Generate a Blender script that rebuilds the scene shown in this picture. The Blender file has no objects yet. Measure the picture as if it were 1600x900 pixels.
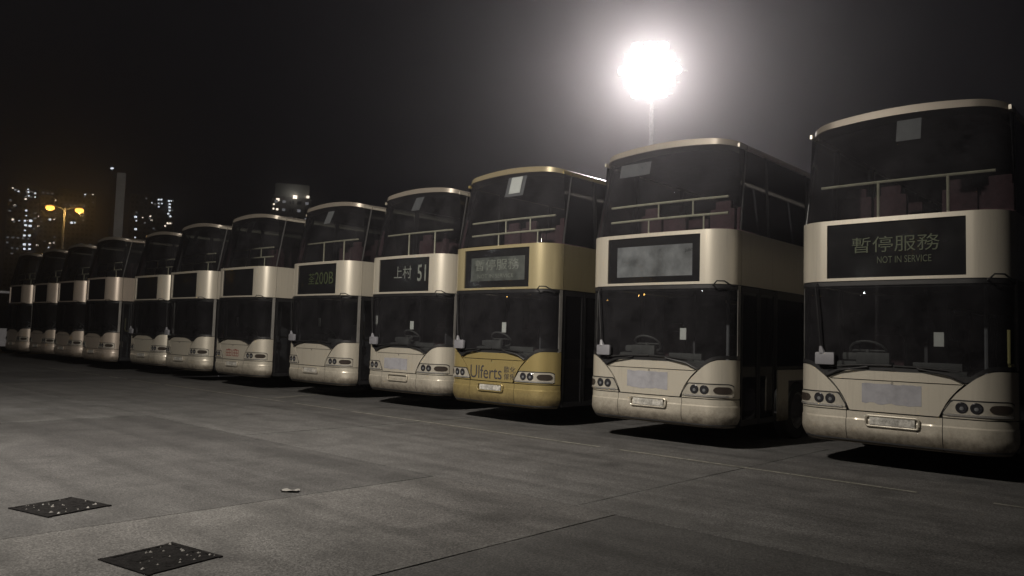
import bpy, bmesh, math, random
from mathutils import Vector, Matrix
random.seed(7)
sc = bpy.context.scene
COL = sc.collection
PI = math.pi

# ------------------------------------------------------------------ camera
cam_d = bpy.data.cameras.new("camera")
cam_d.sensor_width = 36.0
cam_d.lens = 36.0 * 1217.35 / 1600.0
cam_d.clip_start = 0.1
cam_d.clip_end = 3000
cam = bpy.data.objects.new("camera", cam_d)
COL.objects.link(cam)
CV = Vector((-0.6756714, 0.73439424, 0.06429045))
CR = Vector((0.73689582, 0.67533374, 0.03014782))
CU = Vector((0.02127712, -0.06774539, 0.99747574))
CO = Vector((0.0, -10.26889, 1.52115))
cam.matrix_world = Matrix(((CR.x, CU.x, -CV.x, CO.x), (CR.y, CU.y, -CV.y, CO.y),
                           (CR.z, CU.z, -CV.z, CO.z), (0, 0, 0, 1)))
sc.camera = cam

# ------------------------------------------------------------------ world and exposure (night)
w = bpy.data.worlds.new("World")
sc.world = w
w.use_nodes = True
wn = w.node_tree.nodes
bg = wn["Background"]
sky_t = wn.new("ShaderNodeTexSky")
sky_t.sky_type = 'NISHITA'
sky_t.sun_disc = False
sky_t.sun_elevation = math.radians(-9)
sky_t.sun_rotation = math.radians(200)
sky_t.air_density = 1.0
sky_t.dust_density = 4.0
mixw = wn.new("ShaderNodeMixRGB")
mixw.blend_type = 'ADD'
mixw.inputs[0].default_value = 1.0
mixw.inputs[2].default_value = (0.024, 0.023, 0.036, 1)      # city glow on low cloud
w.node_tree.links.new(sky_t.outputs[0], mixw.inputs[1])
w.node_tree.links.new(mixw.outputs[0], bg.inputs["Color"])
bg.inputs["Strength"].default_value = 0.06

sc.view_settings.view_transform = 'Standard'
sc.view_settings.look = 'None'
sc.view_settings.exposure = 0.0
sc.view_settings.gamma = 1.0
sc.render.engine = 'CYCLES'
sc.cycles.use_denoising = True
sc.cycles.transparent_max_bounces = 20
sc.cycles.max_bounces = 6
sc.cycles.sample_clamp_indirect = 0.8
sc.cycles.volume_bounces = 0

# ------------------------------------------------------------------ materials
def newmat(name):
    m = bpy.data.materials.new(name)
    m.use_nodes = True
    nt = m.node_tree
    return m, nt, nt.nodes, nt.nodes["Principled BSDF"]

def mat(name, col, rough=0.5, metal=0.0, noise=0.0, scale=6.0, bump=0.0, coat=0.0, bscale=None):
    m, nt, N, p = newmat(name)
    p.inputs["Base Color"].default_value = (*col, 1)
    p.inputs["Roughness"].default_value = rough
    p.inputs["Metallic"].default_value = metal
    p.inputs["Coat Weight"].default_value = coat
    if noise > 0 or bump > 0:
        tc = N.new("ShaderNodeTexCoord")
        nz = N.new("ShaderNodeTexNoise")
        nz.inputs["Scale"].default_value = scale
        nz.inputs["Detail"].default_value = 8
        nz.inputs["Roughness"].default_value = 0.65
        nt.links.new(tc.outputs["Object"], nz.inputs["Vector"])
        if noise > 0:
            rp = N.new("ShaderNodeValToRGB")
            rp.color_ramp.elements[0].position = 0.3
            rp.color_ramp.elements[1].position = 0.7
            rp.color_ramp.elements[0].color = (*[c * (1 - noise) for c in col], 1)
            rp.color_ramp.elements[1].color = (*[min(1, c * (1 + noise)) for c in col], 1)
            nt.links.new(nz.outputs["Fac"], rp.inputs[0])
            nt.links.new(rp.outputs[0], p.inputs["Base Color"])
            mr = N.new("ShaderNodeMapRange")
            mr.inputs[3].default_value = max(0.02, rough - 0.12)
            mr.inputs[4].default_value = min(1, rough + 0.15)
            nt.links.new(nz.outputs["Fac"], mr.inputs[0])
            nt.links.new(mr.outputs[0], p.inputs["Roughness"])
        if bump > 0:
            nb = N.new("ShaderNodeTexNoise")
            nb.inputs["Scale"].default_value = bscale or scale * 8
            nb.inputs["Detail"].default_value = 6
            nt.links.new(tc.outputs["Object"], nb.inputs["Vector"])
            b = N.new("ShaderNodeBump")
            b.inputs["Strength"].default_value = bump
            b.inputs["Distance"].default_value = 0.01
            nt.links.new(nb.outputs["Fac"], b.inputs["Height"])
            nt.links.new(b.outputs[0], p.inputs["Normal"])
    return m

def paint(name, col, dirt=(0.075, 0.058, 0.040)):
    """pearl bus paint with road grime splashed up from the bottom edge and dust streaks"""
    m, nt, N, p = newmat(name)
    tc = N.new("ShaderNodeTexCoord")
    sx = N.new("ShaderNodeSeparateXYZ")
    nt.links.new(tc.outputs["Object"], sx.inputs[0])
    nz = N.new("ShaderNodeTexNoise")
    nz.inputs["Scale"].default_value = 9
    nz.inputs["Detail"].default_value = 10
    nz.inputs["Roughness"].default_value = 0.72
    oi = N.new("ShaderNodeObjectInfo")
    geo = N.new("ShaderNodeNewGeometry")
    nt.links.new(geo.outputs["Position"], nz.inputs["Vector"])
    mp = N.new("ShaderNodeMapping")
    mp.inputs["Scale"].default_value = (16, 16, .9)
    nt.links.new(geo.outputs["Position"], mp.inputs[0])
    st = N.new("ShaderNodeTexNoise")
    st.inputs["Scale"].default_value = 1.6
    st.inputs["Detail"].default_value = 5
    nt.links.new(mp.outputs[0], st.inputs["Vector"])
    # grime mask: height below ~0.62 m broken up by noise
    a = N.new("ShaderNodeMath"); a.operation = 'MULTIPLY_ADD'
    a.inputs[1].default_value = 0.40; a.inputs[2].default_value = -0.20
    nt.links.new(nz.outputs["Fac"], a.inputs[0])
    b = N.new("ShaderNodeMath"); b.operation = 'ADD'
    nt.links.new(sx.outputs["Z"], b.inputs[0]); nt.links.new(a.outputs[0], b.inputs[1])
    mr = N.new("ShaderNodeMapRange")
    mr.inputs[1].default_value = 0.36; mr.inputs[2].default_value = 0.68
    mr.inputs[3].default_value = 0.92; mr.inputs[4].default_value = 0.0
    nt.links.new(b.outputs[0], mr.inputs[0])
    sm = N.new("ShaderNodeMapRange")
    sm.inputs[1].default_value = 0.52; sm.inputs[2].default_value = 0.78
    sm.inputs[3].default_value = 0.0; sm.inputs[4].default_value = 0.16
    nt.links.new(st.outputs["Fac"], sm.inputs[0])
    mx = N.new("ShaderNodeMath"); mx.operation = 'MAXIMUM'
    nt.links.new(mr.outputs[0], mx.inputs[0]); nt.links.new(sm.outputs[0], mx.inputs[1])
    c = N.new("ShaderNodeMixRGB")
    c.inputs[1].default_value = (*col, 1); c.inputs[2].default_value = (*dirt, 1)
    nt.links.new(mx.outputs[0], c.inputs[0])
    nt.links.new(c.outputs[0], p.inputs["Base Color"])
    rr = N.new("ShaderNodeMapRange")
    rr.inputs[3].default_value = 0.34; rr.inputs[4].default_value = 0.75
    nt.links.new(mx.outputs[0], rr.inputs[0])
    nt.links.new(rr.outputs[0], p.inputs["Roughness"])
    p.inputs["Metallic"].default_value = 0.45
    p.inputs["Coat Weight"].default_value = 0.3
    p.inputs["Coat Roughness"].default_value = 0.12
    return m

def glass(name, tint, dust, f0=1.45):
    m = bpy.data.materials.new(name)
    m.use_nodes = True
    nt = m.node_tree; N = nt.nodes
    N.remove(N["Principled BSDF"])
    out = N["Material Output"]
    tr = N.new("ShaderNodeBsdfTransparent"); tr.inputs[0].default_value = (*tint, 1)
    gl = N.new("ShaderNodeBsdfGlossy"); gl.inputs["Roughness"].default_value = 0.015
    df = N.new("ShaderNodeBsdfDiffuse"); df.inputs[0].default_value = (0.42, 0.41, 0.45, 1)
    tc = N.new("ShaderNodeTexCoord")
    nz = N.new("ShaderNodeTexNoise"); nz.inputs["Scale"].default_value = 2.2
    nz.inputs["Detail"].default_value = 7; nz.inputs["Roughness"].default_value = 0.7
    nt.links.new(tc.outputs["Object"], nz.inputs["Vector"])
    mr = N.new("ShaderNodeMapRange")
    mr.inputs[1].default_value = 0.3; mr.inputs[2].default_value = 0.75
    mr.inputs[3].default_value = dust * 0.25; mr.inputs[4].default_value = dust
    nt.links.new(nz.outputs["Fac"], mr.inputs[0])
    m1 = N.new("ShaderNodeMixShader")
    nt.links.new(mr.outputs[0], m1.inputs[0])
    nt.links.new(tr.outputs[0], m1.inputs[1]); nt.links.new(df.outputs[0], m1.inputs[2])
    fr = N.new("ShaderNodeFresnel"); fr.inputs[0].default_value = f0
    m2 = N.new("ShaderNodeMixShader")
    nt.links.new(fr.outputs[0], m2.inputs[0])
    nt.links.new(m1.outputs[0], m2.inputs[1]); nt.links.new(gl.outputs[0], m2.inputs[2])
    nt.links.new(m2.outputs[0], out.inputs[0])
    return m

def emit(name, col, strength):
    m, nt, N, p = newmat(name)
    p.inputs["Base Color"].default_value = (*[c * .5 for c in col], 1)
    p.inputs["Emission Color"].default_value = (*col, 1)
    p.inputs["Emission Strength"].default_value = strength
    if strength < 200: m.cycles.emission_sampling = 'NONE'
    return m

M = {}
M['cream'] = paint("champagne_paint", (0.565, 0.525, 0.44))
M['roofdust'] = paint("dusty_roof_paint", (0.27, 0.24, 0.20))
M['yellow'] = paint("yellow_paint", (0.36, 0.285, 0.12), (0.09, 0.065, 0.03))
M['roofyellow'] = paint("dusty_yellow_roof_paint", (0.25, 0.21, 0.13))
M['brownish'] = paint("brownish_champagne_paint", (0.50, 0.43, 0.36))  # slightly darker, browner copy of the champagne paint
M['palegold'] = paint("pale_gold_paint", (0.38, 0.325, 0.19))
M['black'] = mat("black_trim", (0.012, 0.012, 0.013), 0.45, noise=0.3)
M['gloss'] = mat("black_glass", (0.012, 0.012, 0.014), 0.08)
M['post'] = mat("dull_corner_trim", (0.12, 0.12, 0.12), 0.3, 0.4)
M['lining'] = mat("dark_lining", (0.075, 0.072, 0.08), 0.8, noise=0.3)
M['rubber'] = mat("tyre_rubber", (0.02, 0.02, 0.02), 0.85, noise=0.3, scale=20)
M['steel'] = mat("dull_steel", (0.30, 0.30, 0.30), 0.45, 0.7, noise=0.2)
M['alu'] = mat("aluminium_trim", (0.34, 0.33, 0.31), 0.35, 0.5, noise=0.15)
M['chrome'] = mat("lamp_reflector", (0.62, 0.60, 0.56), 0.18, 0.75)
M['housing'] = mat("lamp_housing", (0.40, 0.375, 0.32), 0.30, 0.3, noise=0.2)
M['lampdark'] = mat("lamp_bowl", (0.035, 0.035, 0.04), 0.12, 0.4)
M['bulb'] = mat("lamp_lens", (0.30, 0.31, 0.32), 0.08, 0.6)
M['amber'] = mat("indicator_lens", (0.035, 0.028, 0.024), 0.12)
M['screen'] = mat("blind_screen", (0.012, 0.012, 0.013), 0.12, noise=0.2, scale=3)
M['screengrey'] = mat("faded_blind", (0.046, 0.051, 0.048), 0.35, noise=0.55, scale=4)
M['screenpale'] = mat("pale_blind_reflection", (0.088, 0.095, 0.10), 0.3, noise=0.6, scale=2.5)  # pale reflection painted into the blind's colour
M['dot'] = mat("flip_dots", (0.038, 0.050, 0.022), 0.6, noise=0.45, scale=25)
M['dotgrey'] = mat("grey_flip_dots", (0.115, 0.125, 0.11), 0.6, noise=0.45, scale=25)
M['rail'] = mat("yellow_grey_rail", (0.60, 0.56, 0.43), 0.4, 0.1, noise=0.2)
M['yellowrail'] = mat("yellow_handrail", (0.50, 0.44, 0.20), 0.4)
M['seat'] = mat("maroon_moquette", (0.075, 0.038, 0.045), 0.9, noise=0.45, scale=14)
M['paper'] = mat("white_paper", (0.72, 0.72, 0.70), 0.8, noise=0.06)
M['greypaper'] = mat("grey_paper", (0.24, 0.24, 0.25), 0.8, noise=0.15)
M['film'] = mat("clear_sleeve", (0.16, 0.16, 0.17), 0.3, noise=0.15)
M['patch'] = mat("grey_primer", (0.25, 0.25, 0.27), 0.6, noise=0.22, scale=7)
M['plate'] = mat("number_plate_white", (0.34, 0.33, 0.30), 0.5, noise=0.75, scale=16)
M['ink'] = mat("black_ink", (0.03, 0.028, 0.035), 0.6)
M['redink'] = mat("red_ink", (0.22, 0.06, 0.045), 0.6)
M['mirror_shell'] = mat("grey_mirror_shell", (0.17, 0.17, 0.185), 0.5, noise=0.08)
M['glass'] = glass("windscreen_glass", (0.55, 0.57, 0.57), 0.045)
M['sideglass'] = glass("tinted_side_glass", (0.34, 0.35, 0.36), 0.03)
M['jacket'] = mat("dash_plastic", (0.07, 0.07, 0.07), 0.6, noise=0.3)
M['dashgrey'] = mat("dash_grey", (0.085, 0.085, 0.085), 0.6, noise=0.3)
M['line'] = mat("worn_road_paint_and_light", (0.17, 0.165, 0.14), 0.8, noise=0.5, scale=9)  # shared by the bay line and the painted light strip
M['litter'] = mat("litter_paper", (0.17, 0.165, 0.155), 0.8)
M['stone'] = mat("pale_stone", (0.17, 0.165, 0.155), 0.7, noise=0.4, scale=30)
M['tar'] = mat("black_tar", (0.010, 0.0095, 0.0095), 0.85, noise=0.5, scale=30, bump=0.8, bscale=60)
M['tar'].node_tree.nodes['Principled BSDF'].inputs['Specular IOR Level'].default_value = 0.08
M['galv'] = mat("galvanised_steel", (0.5, 0.5, 0.5), 0.5, 0.3, noise=0.15)
M['wall'] = mat("tower_render", (0.22, 0.21, 0.20), 0.9, noise=0.25, scale=0.2)
M['chim'] = mat("chimney_concrete", (0.42, 0.42, 0.42), 0.9, noise=0.15, scale=1.0)
M['wallpale'] = mat("pale_render", (0.40, 0.40, 0.37), 0.9, noise=0.2, scale=0.2)
M['panedark'] = mat("dark_pane", (0.02, 0.02, 0.025), 0.1)
M['panelit'] = emit("lit_pane", (0.85, 0.93, 1.0), 1.9)
M['panedim'] = emit("dim_lit_pane", (0.9, 0.9, 0.95), 0.13)
M['panewarm'] = emit("warm_lit_pane", (1.0, 0.86, 0.7), 2.2)
M['sodium'] = emit("sodium_lens", (1.0, 0.56, 0.13), 45.0)
M['sodium_near'] = emit("sodium_glass", (1.0, 0.42, 0.07), 3.0)
M['white_led'] = emit("white_lens", (0.92, 0.97, 1.0), 150.0)
M['flood_hot'] = emit("floodlight_lens_glare_core", (1.0, 0.94, 0.90), 90.0)
M['flood'] = emit("floodlight_lens", (1.0, 0.93, 0.87), 40.0)
M['flood_dim'] = emit("floodlight_lens_glare_edge", (1.0, 0.92, 0.83), 4.0)  # dim outer lenses soften the edge of the glare disc
M['coachwhite'] = mat("coach_white", (0.5, 0.5, 0.53), 0.35, noise=0.15)
M['coachpurple'] = mat("coach_violet", (0.20, 0.16, 0.32), 0.35, noise=0.15)

def ground_mat(name, c0, c1, bumps=0.5, patch=True):
    m, nt, N, p = newmat(name)
    tc = N.new("ShaderNodeTexCoord")
    big = N.new("ShaderNodeTexNoise"); big.inputs["Scale"].default_value = 0.45
    big.inputs["Detail"].default_value = 9; big.inputs["Roughness"].default_value = 0.62
    fine = N.new("ShaderNodeTexNoise"); fine.inputs["Scale"].default_value = 55
    fine.inputs["Detail"].default_value = 5
    stain = N.new("ShaderNodeTexNoise"); stain.inputs["Scale"].default_value = 1.7
    stain.inputs["Detail"].default_value = 7; stain.inputs["Distortion"].default_value = 0.6
    geo = N.new("ShaderNodeNewGeometry")
    for n in (big, fine, stain):
        nt.links.new(geo.outputs["Position"], n.inputs["Vector"])
    r = N.new("ShaderNodeValToRGB")
    r.color_ramp.elements[0].position = 0.32; r.color_ramp.elements[1].position = 0.68
    r.color_ramp.elements[0].color = (*c0, 1); r.color_ramp.elements[1].color = (*c1, 1)
    nt.links.new(big.outputs["Fac"], r.inputs[0])
    mm = N.new("ShaderNodeMixRGB"); mm.blend_type = 'MULTIPLY'; mm.inputs[0].default_value = 1
    fr = N.new("ShaderNodeMapRange"); fr.inputs[1].default_value = .25; fr.inputs[2].default_value = .75
    fr.inputs[3].default_value = 0.6; fr.inputs[4].default_value = 1.4
    nt.links.new(fine.outputs["Fac"], fr.inputs[0])
    nt.links.new(r.outputs[0], mm.inputs[1]); nt.links.new(fr.outputs[0], mm.inputs[2])
    ms = N.new("ShaderNodeMixRGB"); ms.blend_type = 'MULTIPLY'; ms.inputs[0].default_value = 1
    srp = N.new("ShaderNodeMapRange"); srp.inputs[1].default_value = .35; srp.inputs[2].default_value = .6
    srp.inputs[3].default_value = 0.72; srp.inputs[4].default_value = 1.05
    nt.links.new(stain.outputs["Fac"], srp.inputs[0])
    nt.links.new(mm.outputs[0], ms.inputs[1]); nt.links.new(srp.outputs[0], ms.inputs[2])
    tm = N.new("ShaderNodeMapping"); tm.inputs["Rotation"].default_value = (0, 0, .35); tm.inputs["Scale"].default_value = (.12, 3.2, 1)
    tn = N.new("ShaderNodeTexNoise"); tn.inputs["Scale"].default_value = 1.0; tn.inputs["Detail"].default_value = 6
    nt.links.new(geo.outputs["Position"], tm.inputs[0]); nt.links.new(tm.outputs[0], tn.inputs["Vector"])
    tr_ = N.new("ShaderNodeMapRange"); tr_.inputs[1].default_value = .35; tr_.inputs[2].default_value = .55
    tr_.inputs[3].default_value = .76; tr_.inputs[4].default_value = 1.03
    nt.links.new(tn.outputs["Fac"], tr_.inputs[0])
    grit = N.new("ShaderNodeTexVoronoi"); grit.inputs["Scale"].default_value = 95
    nt.links.new(geo.outputs["Position"], grit.inputs["Vector"])
    gr = N.new("ShaderNodeMapRange"); gr.inputs[1].default_value = 0; gr.inputs[2].default_value = 1
    gr.inputs[3].default_value = .55; gr.inputs[4].default_value = 1.45
    gsep = N.new("ShaderNodeSeparateColor"); nt.links.new(grit.outputs["Color"], gsep.inputs[0]); nt.links.new(gsep.outputs[0], gr.inputs[0])
    oil = N.new("ShaderNodeTexVoronoi"); oil.inputs["Scale"].default_value = .8; oil.inputs["Randomness"].default_value = 1
    nt.links.new(geo.outputs["Position"], oil.inputs["Vector"])
    orr = N.new("ShaderNodeMapRange"); orr.inputs[1].default_value = .04; orr.inputs[2].default_value = .20
    orr.inputs[3].default_value = .58; orr.inputs[4].default_value = 1.0
    nt.links.new(oil.outputs["Distance"], orr.inputs[0])
    k1 = N.new("ShaderNodeMath"); k1.operation = 'MULTIPLY'; nt.links.new(tr_.outputs[0], k1.inputs[0]); nt.links.new(gr.outputs[0], k1.inputs[1])
    k2 = N.new("ShaderNodeMath"); k2.operation = 'MULTIPLY'; nt.links.new(k1.outputs[0], k2.inputs[0]); nt.links.new(orr.outputs[0], k2.inputs[1])
    mt = N.new("ShaderNodeMixRGB"); mt.blend_type = 'MULTIPLY'; mt.inputs[0].default_value = 1
    nt.links.new(ms.outputs[0], mt.inputs[1]); nt.links.new(k2.outputs[0], mt.inputs[2])
    nt.links.new(mt.outputs[0], p.inputs["Base Color"])
    p.inputs["Roughness"].default_value = 0.82
    b = N.new("ShaderNodeBump"); b.inputs["Strength"].default_value = bumps
    b.inputs["Distance"].default_value = 0.008
    nt.links.new(fine.outputs["Fac"], b.inputs["Height"])
    nt.links.new(b.outputs[0], p.inputs["Normal"])
    return m
M['ground'] = ground_mat("asphalt", (0.055, 0.052, 0.048), (0.085, 0.08, 0.073))
M['slab_a'] = ground_mat("concrete_slab", (0.0693, 0.0679, 0.0663), (0.0898, 0.0885, 0.0864))
M['slab_b'] = ground_mat("dark_concrete_slab", (0.0447, 0.0436, 0.0429), (0.0584, 0.0573, 0.0560))
M['slab_c'] = ground_mat("brown_concrete_slab", (0.0638, 0.0615, 0.0596), (0.0848, 0.0827, 0.0797))

# ------------------------------------------------------------------ builders
def mesh_obj(name, verts, faces, m, parent=None, smooth=False, angle=35):
    me = bpy.data.meshes.new(name)
    me.from_pydata([tuple(v) for v in verts], [], faces)
    me.update()
    bm = bmesh.new(); bm.from_mesh(me)
    bmesh.ops.recalc_face_normals(bm, faces=bm.faces)
    bm.to_mesh(me); bm.free()
    if smooth:
        me.shade_smooth()
        me.set_sharp_from_angle(angle=math.radians(angle))
    me.materials.append(m)
    return link(name, me, parent)

def link(name, me, parent=None):
    o = bpy.data.objects.new(name, me)
    COL.objects.link(o)
    if parent is not None:
        o.parent = parent
    return o

def empty(name, loc, label, cat, group=None, rz=0):
    o = bpy.data.objects.new(name, None)
    o.empty_display_size = 0.3
    COL.objects.link(o)
    o.location = loc
    o.rotation_euler = (0, 0, rz)
    o['label'] = label; o['category'] = cat
    if group: o['group'] = group
    return o

class G:
    """vertex/face collector"""
    def __init__(s): s.v = []; s.f = []
    def add(s, v, f):
        n = len(s.v); s.v += [tuple(p) for p in v]; s.f += [tuple(i + n for i in q) for q in f]; return s
    def box(s, c, d, bev=0.0):
        x, y, z = c; a, b, h = d[0] / 2, d[1] / 2, d[2] / 2
        if bev <= 0:
            v = [(x + i * a, y + j * b, z + k * h) for k in (-1, 1) for j in (-1, 1) for i in (-1, 1)]
            return s.add(v, [(0, 2, 3, 1), (4, 5, 7, 6), (0, 1, 5, 4), (2, 6, 7, 3), (0, 4, 6, 2), (1, 3, 7, 5)])
        bm = bmesh.new(); bmesh.ops.create_cube(bm, size=1)
        for q in bm.verts: q.co = Vector((q.co.x * 2 * a, q.co.y * 2 * b, q.co.z * 2 * h))
        bmesh.ops.bevel(bm, geom=bm.edges[:], offset=bev, segments=2, affect='EDGES', profile=.7)
        bm.verts.index_update()
        v = [(q.co.x + x, q.co.y + y, q.co.z + z) for q in bm.verts]
        f = [tuple(q.index for q in fc.verts) for fc in bm.faces]
        bm.free(); return s.add(v, f)
    def tube(s, pts, r, n=8, cap=True):
        pts = [Vector(p) for p in pts]; rings = []
        for i, p in enumerate(pts):
            t = (pts[min(i + 1, len(pts) - 1)] - pts[max(i - 1, 0)]).normalized()
            ref = Vector((0, 0, 1)) if abs(t.z) < .9 else Vector((1, 0, 0))
            a = t.cross(ref).normalized(); b = t.cross(a)
            rr = r[i] if isinstance(r, (list, tuple)) else r
            rings.append([p + (a * math.cos(2 * PI * k / n) + b * math.sin(2 * PI * k / n)) * rr for k in range(n)])
        v = [q for R in rings for q in R]; f = []
        for i in range(len(pts) - 1):
            for k in range(n):
                f.append((i * n + k, i * n + (k + 1) % n, (i + 1) * n + (k + 1) % n, (i + 1) * n + k))
        if cap:
            f.append(tuple(range(n))); f.append(tuple((len(pts) - 1) * n + k for k in range(n)))
        return s.add(v, f)
    def obj(s, name, m, parent=None, smooth=False, angle=35):
        return mesh_obj(name, s.v, s.f, m, parent, smooth, angle)

# ---- bus skin: position along the front plan curve by arc length
A_, R_, B_ = 0.878, 0.40, 0.03
T0 = math.atan(2 * B_ / A_)
_pl = []
for i in range(41):
    x = A_ * i / 40; _pl.append((x, B_ * (x / A_) ** 2))
cxx, cyy = A_ - R_ * math.sin(T0), B_ + R_ * math.cos(T0)
for i in range(1, 25):
    t = T0 + (PI / 2 - T0) * i / 24
    _pl.append((cxx + R_ * math.sin(t), cyy - R_ * math.cos(t)))
W_ = _pl[-1][0]
YC = _pl[-1][1]
_pl.append((W_, 12.0))
_al = [0.0]
for i in range(1, len(_pl)):
    _al.append(_al[-1] + math.hypot(_pl[i][0] - _pl[i - 1][0], _pl[i][1] - _pl[i - 1][1]))
SC = _al[-2]            # arc length where the corner ends
def plan(s):
    a = abs(s); i = 0
    while i < len(_al) - 2 and _al[i + 1] < a: i += 1
    t = (a - _al[i]) / (_al[i + 1] - _al[i])
    (x0, y0), (x1, y1) = _pl[i], _pl[i + 1]
    x, y = x0 + (x1 - x0) * t, y0 + (y1 - y0) * t
    if a <= A_: th = math.atan(2 * B_ * a / A_ ** 2)
    else: th = min(PI / 2, T0 + (a - A_ - .02) / R_)
    th = max(0, th)
    sg = 1 if s >= 0 else -1
    return sg * x, y, sg * math.sin(th), -math.cos(th)
ZU = 3.19
def skin(s, z, off=0.0):
    x, y, nx, ny = plan(s)
    x += nx * off; y += ny * off
    if z > ZU:
        x *= 1 - 0.045 * (z - ZU) / 1.3
        y += (z - ZU) * 0.2 * max(0.0, 1 - max(0, abs(s) - SC) / 1.2)
    return (x, y, z)
def fv(f, s): return f(s) if callable(f) else f
def panel(g, s0, s1, zb, zt, ns=24, nz=6, off=0.0, rim=0.025, ss=None, offz=None):
    """grid on the skin between two height curves, with a rim folded inward so edges have depth"""
    S = ss or [s0 + (s1 - s0) * i / ns for i in range(ns + 1)]
    ns = len(S) - 1
    v = []
    def pt(i, j, d):
        s = S[i]; b, t = fv(zb, s), fv(zt, s); z = b + (t - b) * j / nz
        o = off + (offz(z) if offz else 0)
        return skin(s, z, o - d)
    for i in range(ns + 1):
        for j in range(nz + 1): v.append(pt(i, j, 0))
    f = [(i * (nz + 1) + j, (i + 1) * (nz + 1) + j, (i + 1) * (nz + 1) + j + 1, i * (nz + 1) + j + 1)
         for i in range(ns) for j in range(nz)]
    if rim:
        loop = [(i, 0) for i in range(ns)] + [(ns, j) for j in range(nz)] + \
               [(i, nz) for i in range(ns, 0, -1)] + [(0, j) for j in range(nz, 0, -1)]
        base = len(v)
        for (i, j) in loop: v.append(pt(i, j, rim))
        L = len(loop)
        for k in range(L):
            a = loop[k]; b = loop[(k + 1) % L]
            f.append((a[0] * (nz + 1) + a[1], b[0] * (nz + 1) + b[1], base + (k + 1) % L, base + k))
    g.add(v, f); return g

def lerp_curve(pts):
    def f(s):
        a = abs(s)
        if a <= pts[0][0]: return pts[0][1]
        for (x0, y0), (x1, y1) in zip(pts, pts[1:]):
            if a <= x1: return y0 + (y1 - y0) * (a - x0) / (x1 - x0)
        return pts[-1][1]
    return f
fender_c = [(.552, .80), (.575, .855), (.63, .94), (.70, 1.03), (.77, 1.10), (.84, 1.165), (.91, 1.22), (.98, 1.262), (1.05, 1.288), (1.12, 1.30), (9, 1.30)]
fender_top = lerp_curve(fender_c)
lip_top = lerp_curve([(.50, 1.25), (.555, 1.243), (.60, 1.225), (.80, 1.142)])
hood_low = lambda s: .748 if abs(s) < .54 else max(.748, fender_top(s) + .012 + .02)
ws_bot = lambda s: max(lip_top(s) if abs(s) < .8 else 1.14, (fender_top(s) if abs(s) > .8 else 0)) + .012
arch_in = lambda s: 4.53 - .115 * min(1.0, abs(s) / SC) ** 2
arch_out = lambda s: 4.635 - .145 * min(1.0, abs(s) / SC) ** 2
DW, DB, DT, PB, PT = .81, 2.425, 3.125, 2.388, 3.183

CACHE = {}
def shared(key, build):
    if key not in CACHE: CACHE[key] = build()
    return CACHE[key]
def me_from(g, name, m, smooth=True, angle=35):
    o = mesh_obj(name, g.v, g.f, m, None, smooth, angle)
    me = o.data; bpy.data.objects.remove(o); return me

def text_mesh(body, m, w_, h_, x0, z0, y):
    """flat lettering fitted into a box w_ x h_ whose lower left is (x0, z0), standing at depth y, facing -y"""
    cu = bpy.data.curves.new("lettering", 'FONT'); cu.body = body; cu.size = 1
    cu.extrude = 0.0; cu.offset = 0.012 if body.isdigit() else 0.0; cu.resolution_u = 3
    o = bpy.data.objects.new("lettering", cu); COL.objects.link(o)
    dg = bpy.context.evaluated_depsgraph_get(); dg.update()
    me = bpy.data.meshes.new_from_object(o.evaluated_get(dg))
    bpy.data.objects.remove(o)
    xs = [v.co.x for v in me.vertices]; ys = [v.co.y for v in me.vertices]
    ax, ay = min(xs), min(ys); sx = w_ / (max(xs) - ax); sy = h_ / (max(ys) - ay)
    for v in me.vertices:
        X = x0 + (v.co.x - ax) * sx; Z = z0 + (v.co.y - ay) * sy
        v.co = Vector((X, y if not callable(y) else y(X), Z))
    me.materials.clear(); me.materials.append(m)
    me.name = "lettering"
    return me

def quad_panel(pts, th, m, name):
    """four corner sheet of given thickness (corner list counter-clockwise)"""
    a, b, c, d = [Vector(p) for p in pts]
    n = (b - a).cross(d - a).normalized() * th
    v = [a, b, c, d, a + n, b + n, c + n, d + n]
    g = G().add(v, [(0, 1, 2, 3), (4, 7, 6, 5), (0, 4, 5, 1), (1, 5, 6, 2), (2, 6, 7, 3), (3, 7, 4, 0)])
    return me_from(g, name, m, False)

def disc(s, z, r, off, n=20, ry=None, depth=0.03, bowl=True):
    """ring wall + dished disc sitting on the skin at (s, z)"""
    ry = ry or r; g = G(); v = []
    for k in range(n):
        t = 2 * PI * k / n; v.append(skin(s + r * math.cos(t), z + ry * math.sin(t), off))
    for k in range(n):
        t = 2 * PI * k / n; v.append(skin(s + r * .8 * math.cos(t), z + ry * .8 * math.sin(t), off + .006))
    for k in range(n):
        t = 2 * PI * k / n; v.append(skin(s + r * .45 * math.cos(t), z + ry * .45 * math.sin(t), off - (depth if bowl else -.008)))
    v.append(skin(s, z, off - (depth * 1.2 if bowl else -.01)))
    f = []
    for a in (0, 1):
        for k in range(n): f.append((a * n + k, a * n + (k + 1) % n, (a + 1) * n + (k + 1) % n, (a + 1) * n + k))
    for k in range(n): f.append((2 * n + k, 2 * n + (k + 1) % n, 3 * n))
    return g.add(v, f)

def side_quad(sx, y0, y1, z0, z1, off=0.0, th=.012):
    p = lambda y, z: (sx * (W_ * (1 - (0.045 * (z - ZU) / 1.3 if z > ZU else 0)) + off), y, z)
    q = [p(y0, z0), p(y1, z0), p(y1, z1), p(y0, z1)]
    i = [(x - sx * th, y, z) for x, y, z in q]
    return G().add(q + i, [(0, 1, 2, 3), (4, 7, 6, 5), (0, 4, 5, 1), (1, 5, 6, 2), (2, 6, 7, 3), (3, 7, 4, 0)])

def side_strip(sx, y0, y1, z0, z1, off=0.0, th=.02):
    return side_quad(sx, y0, y1, z0, z1, off, th)

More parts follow.
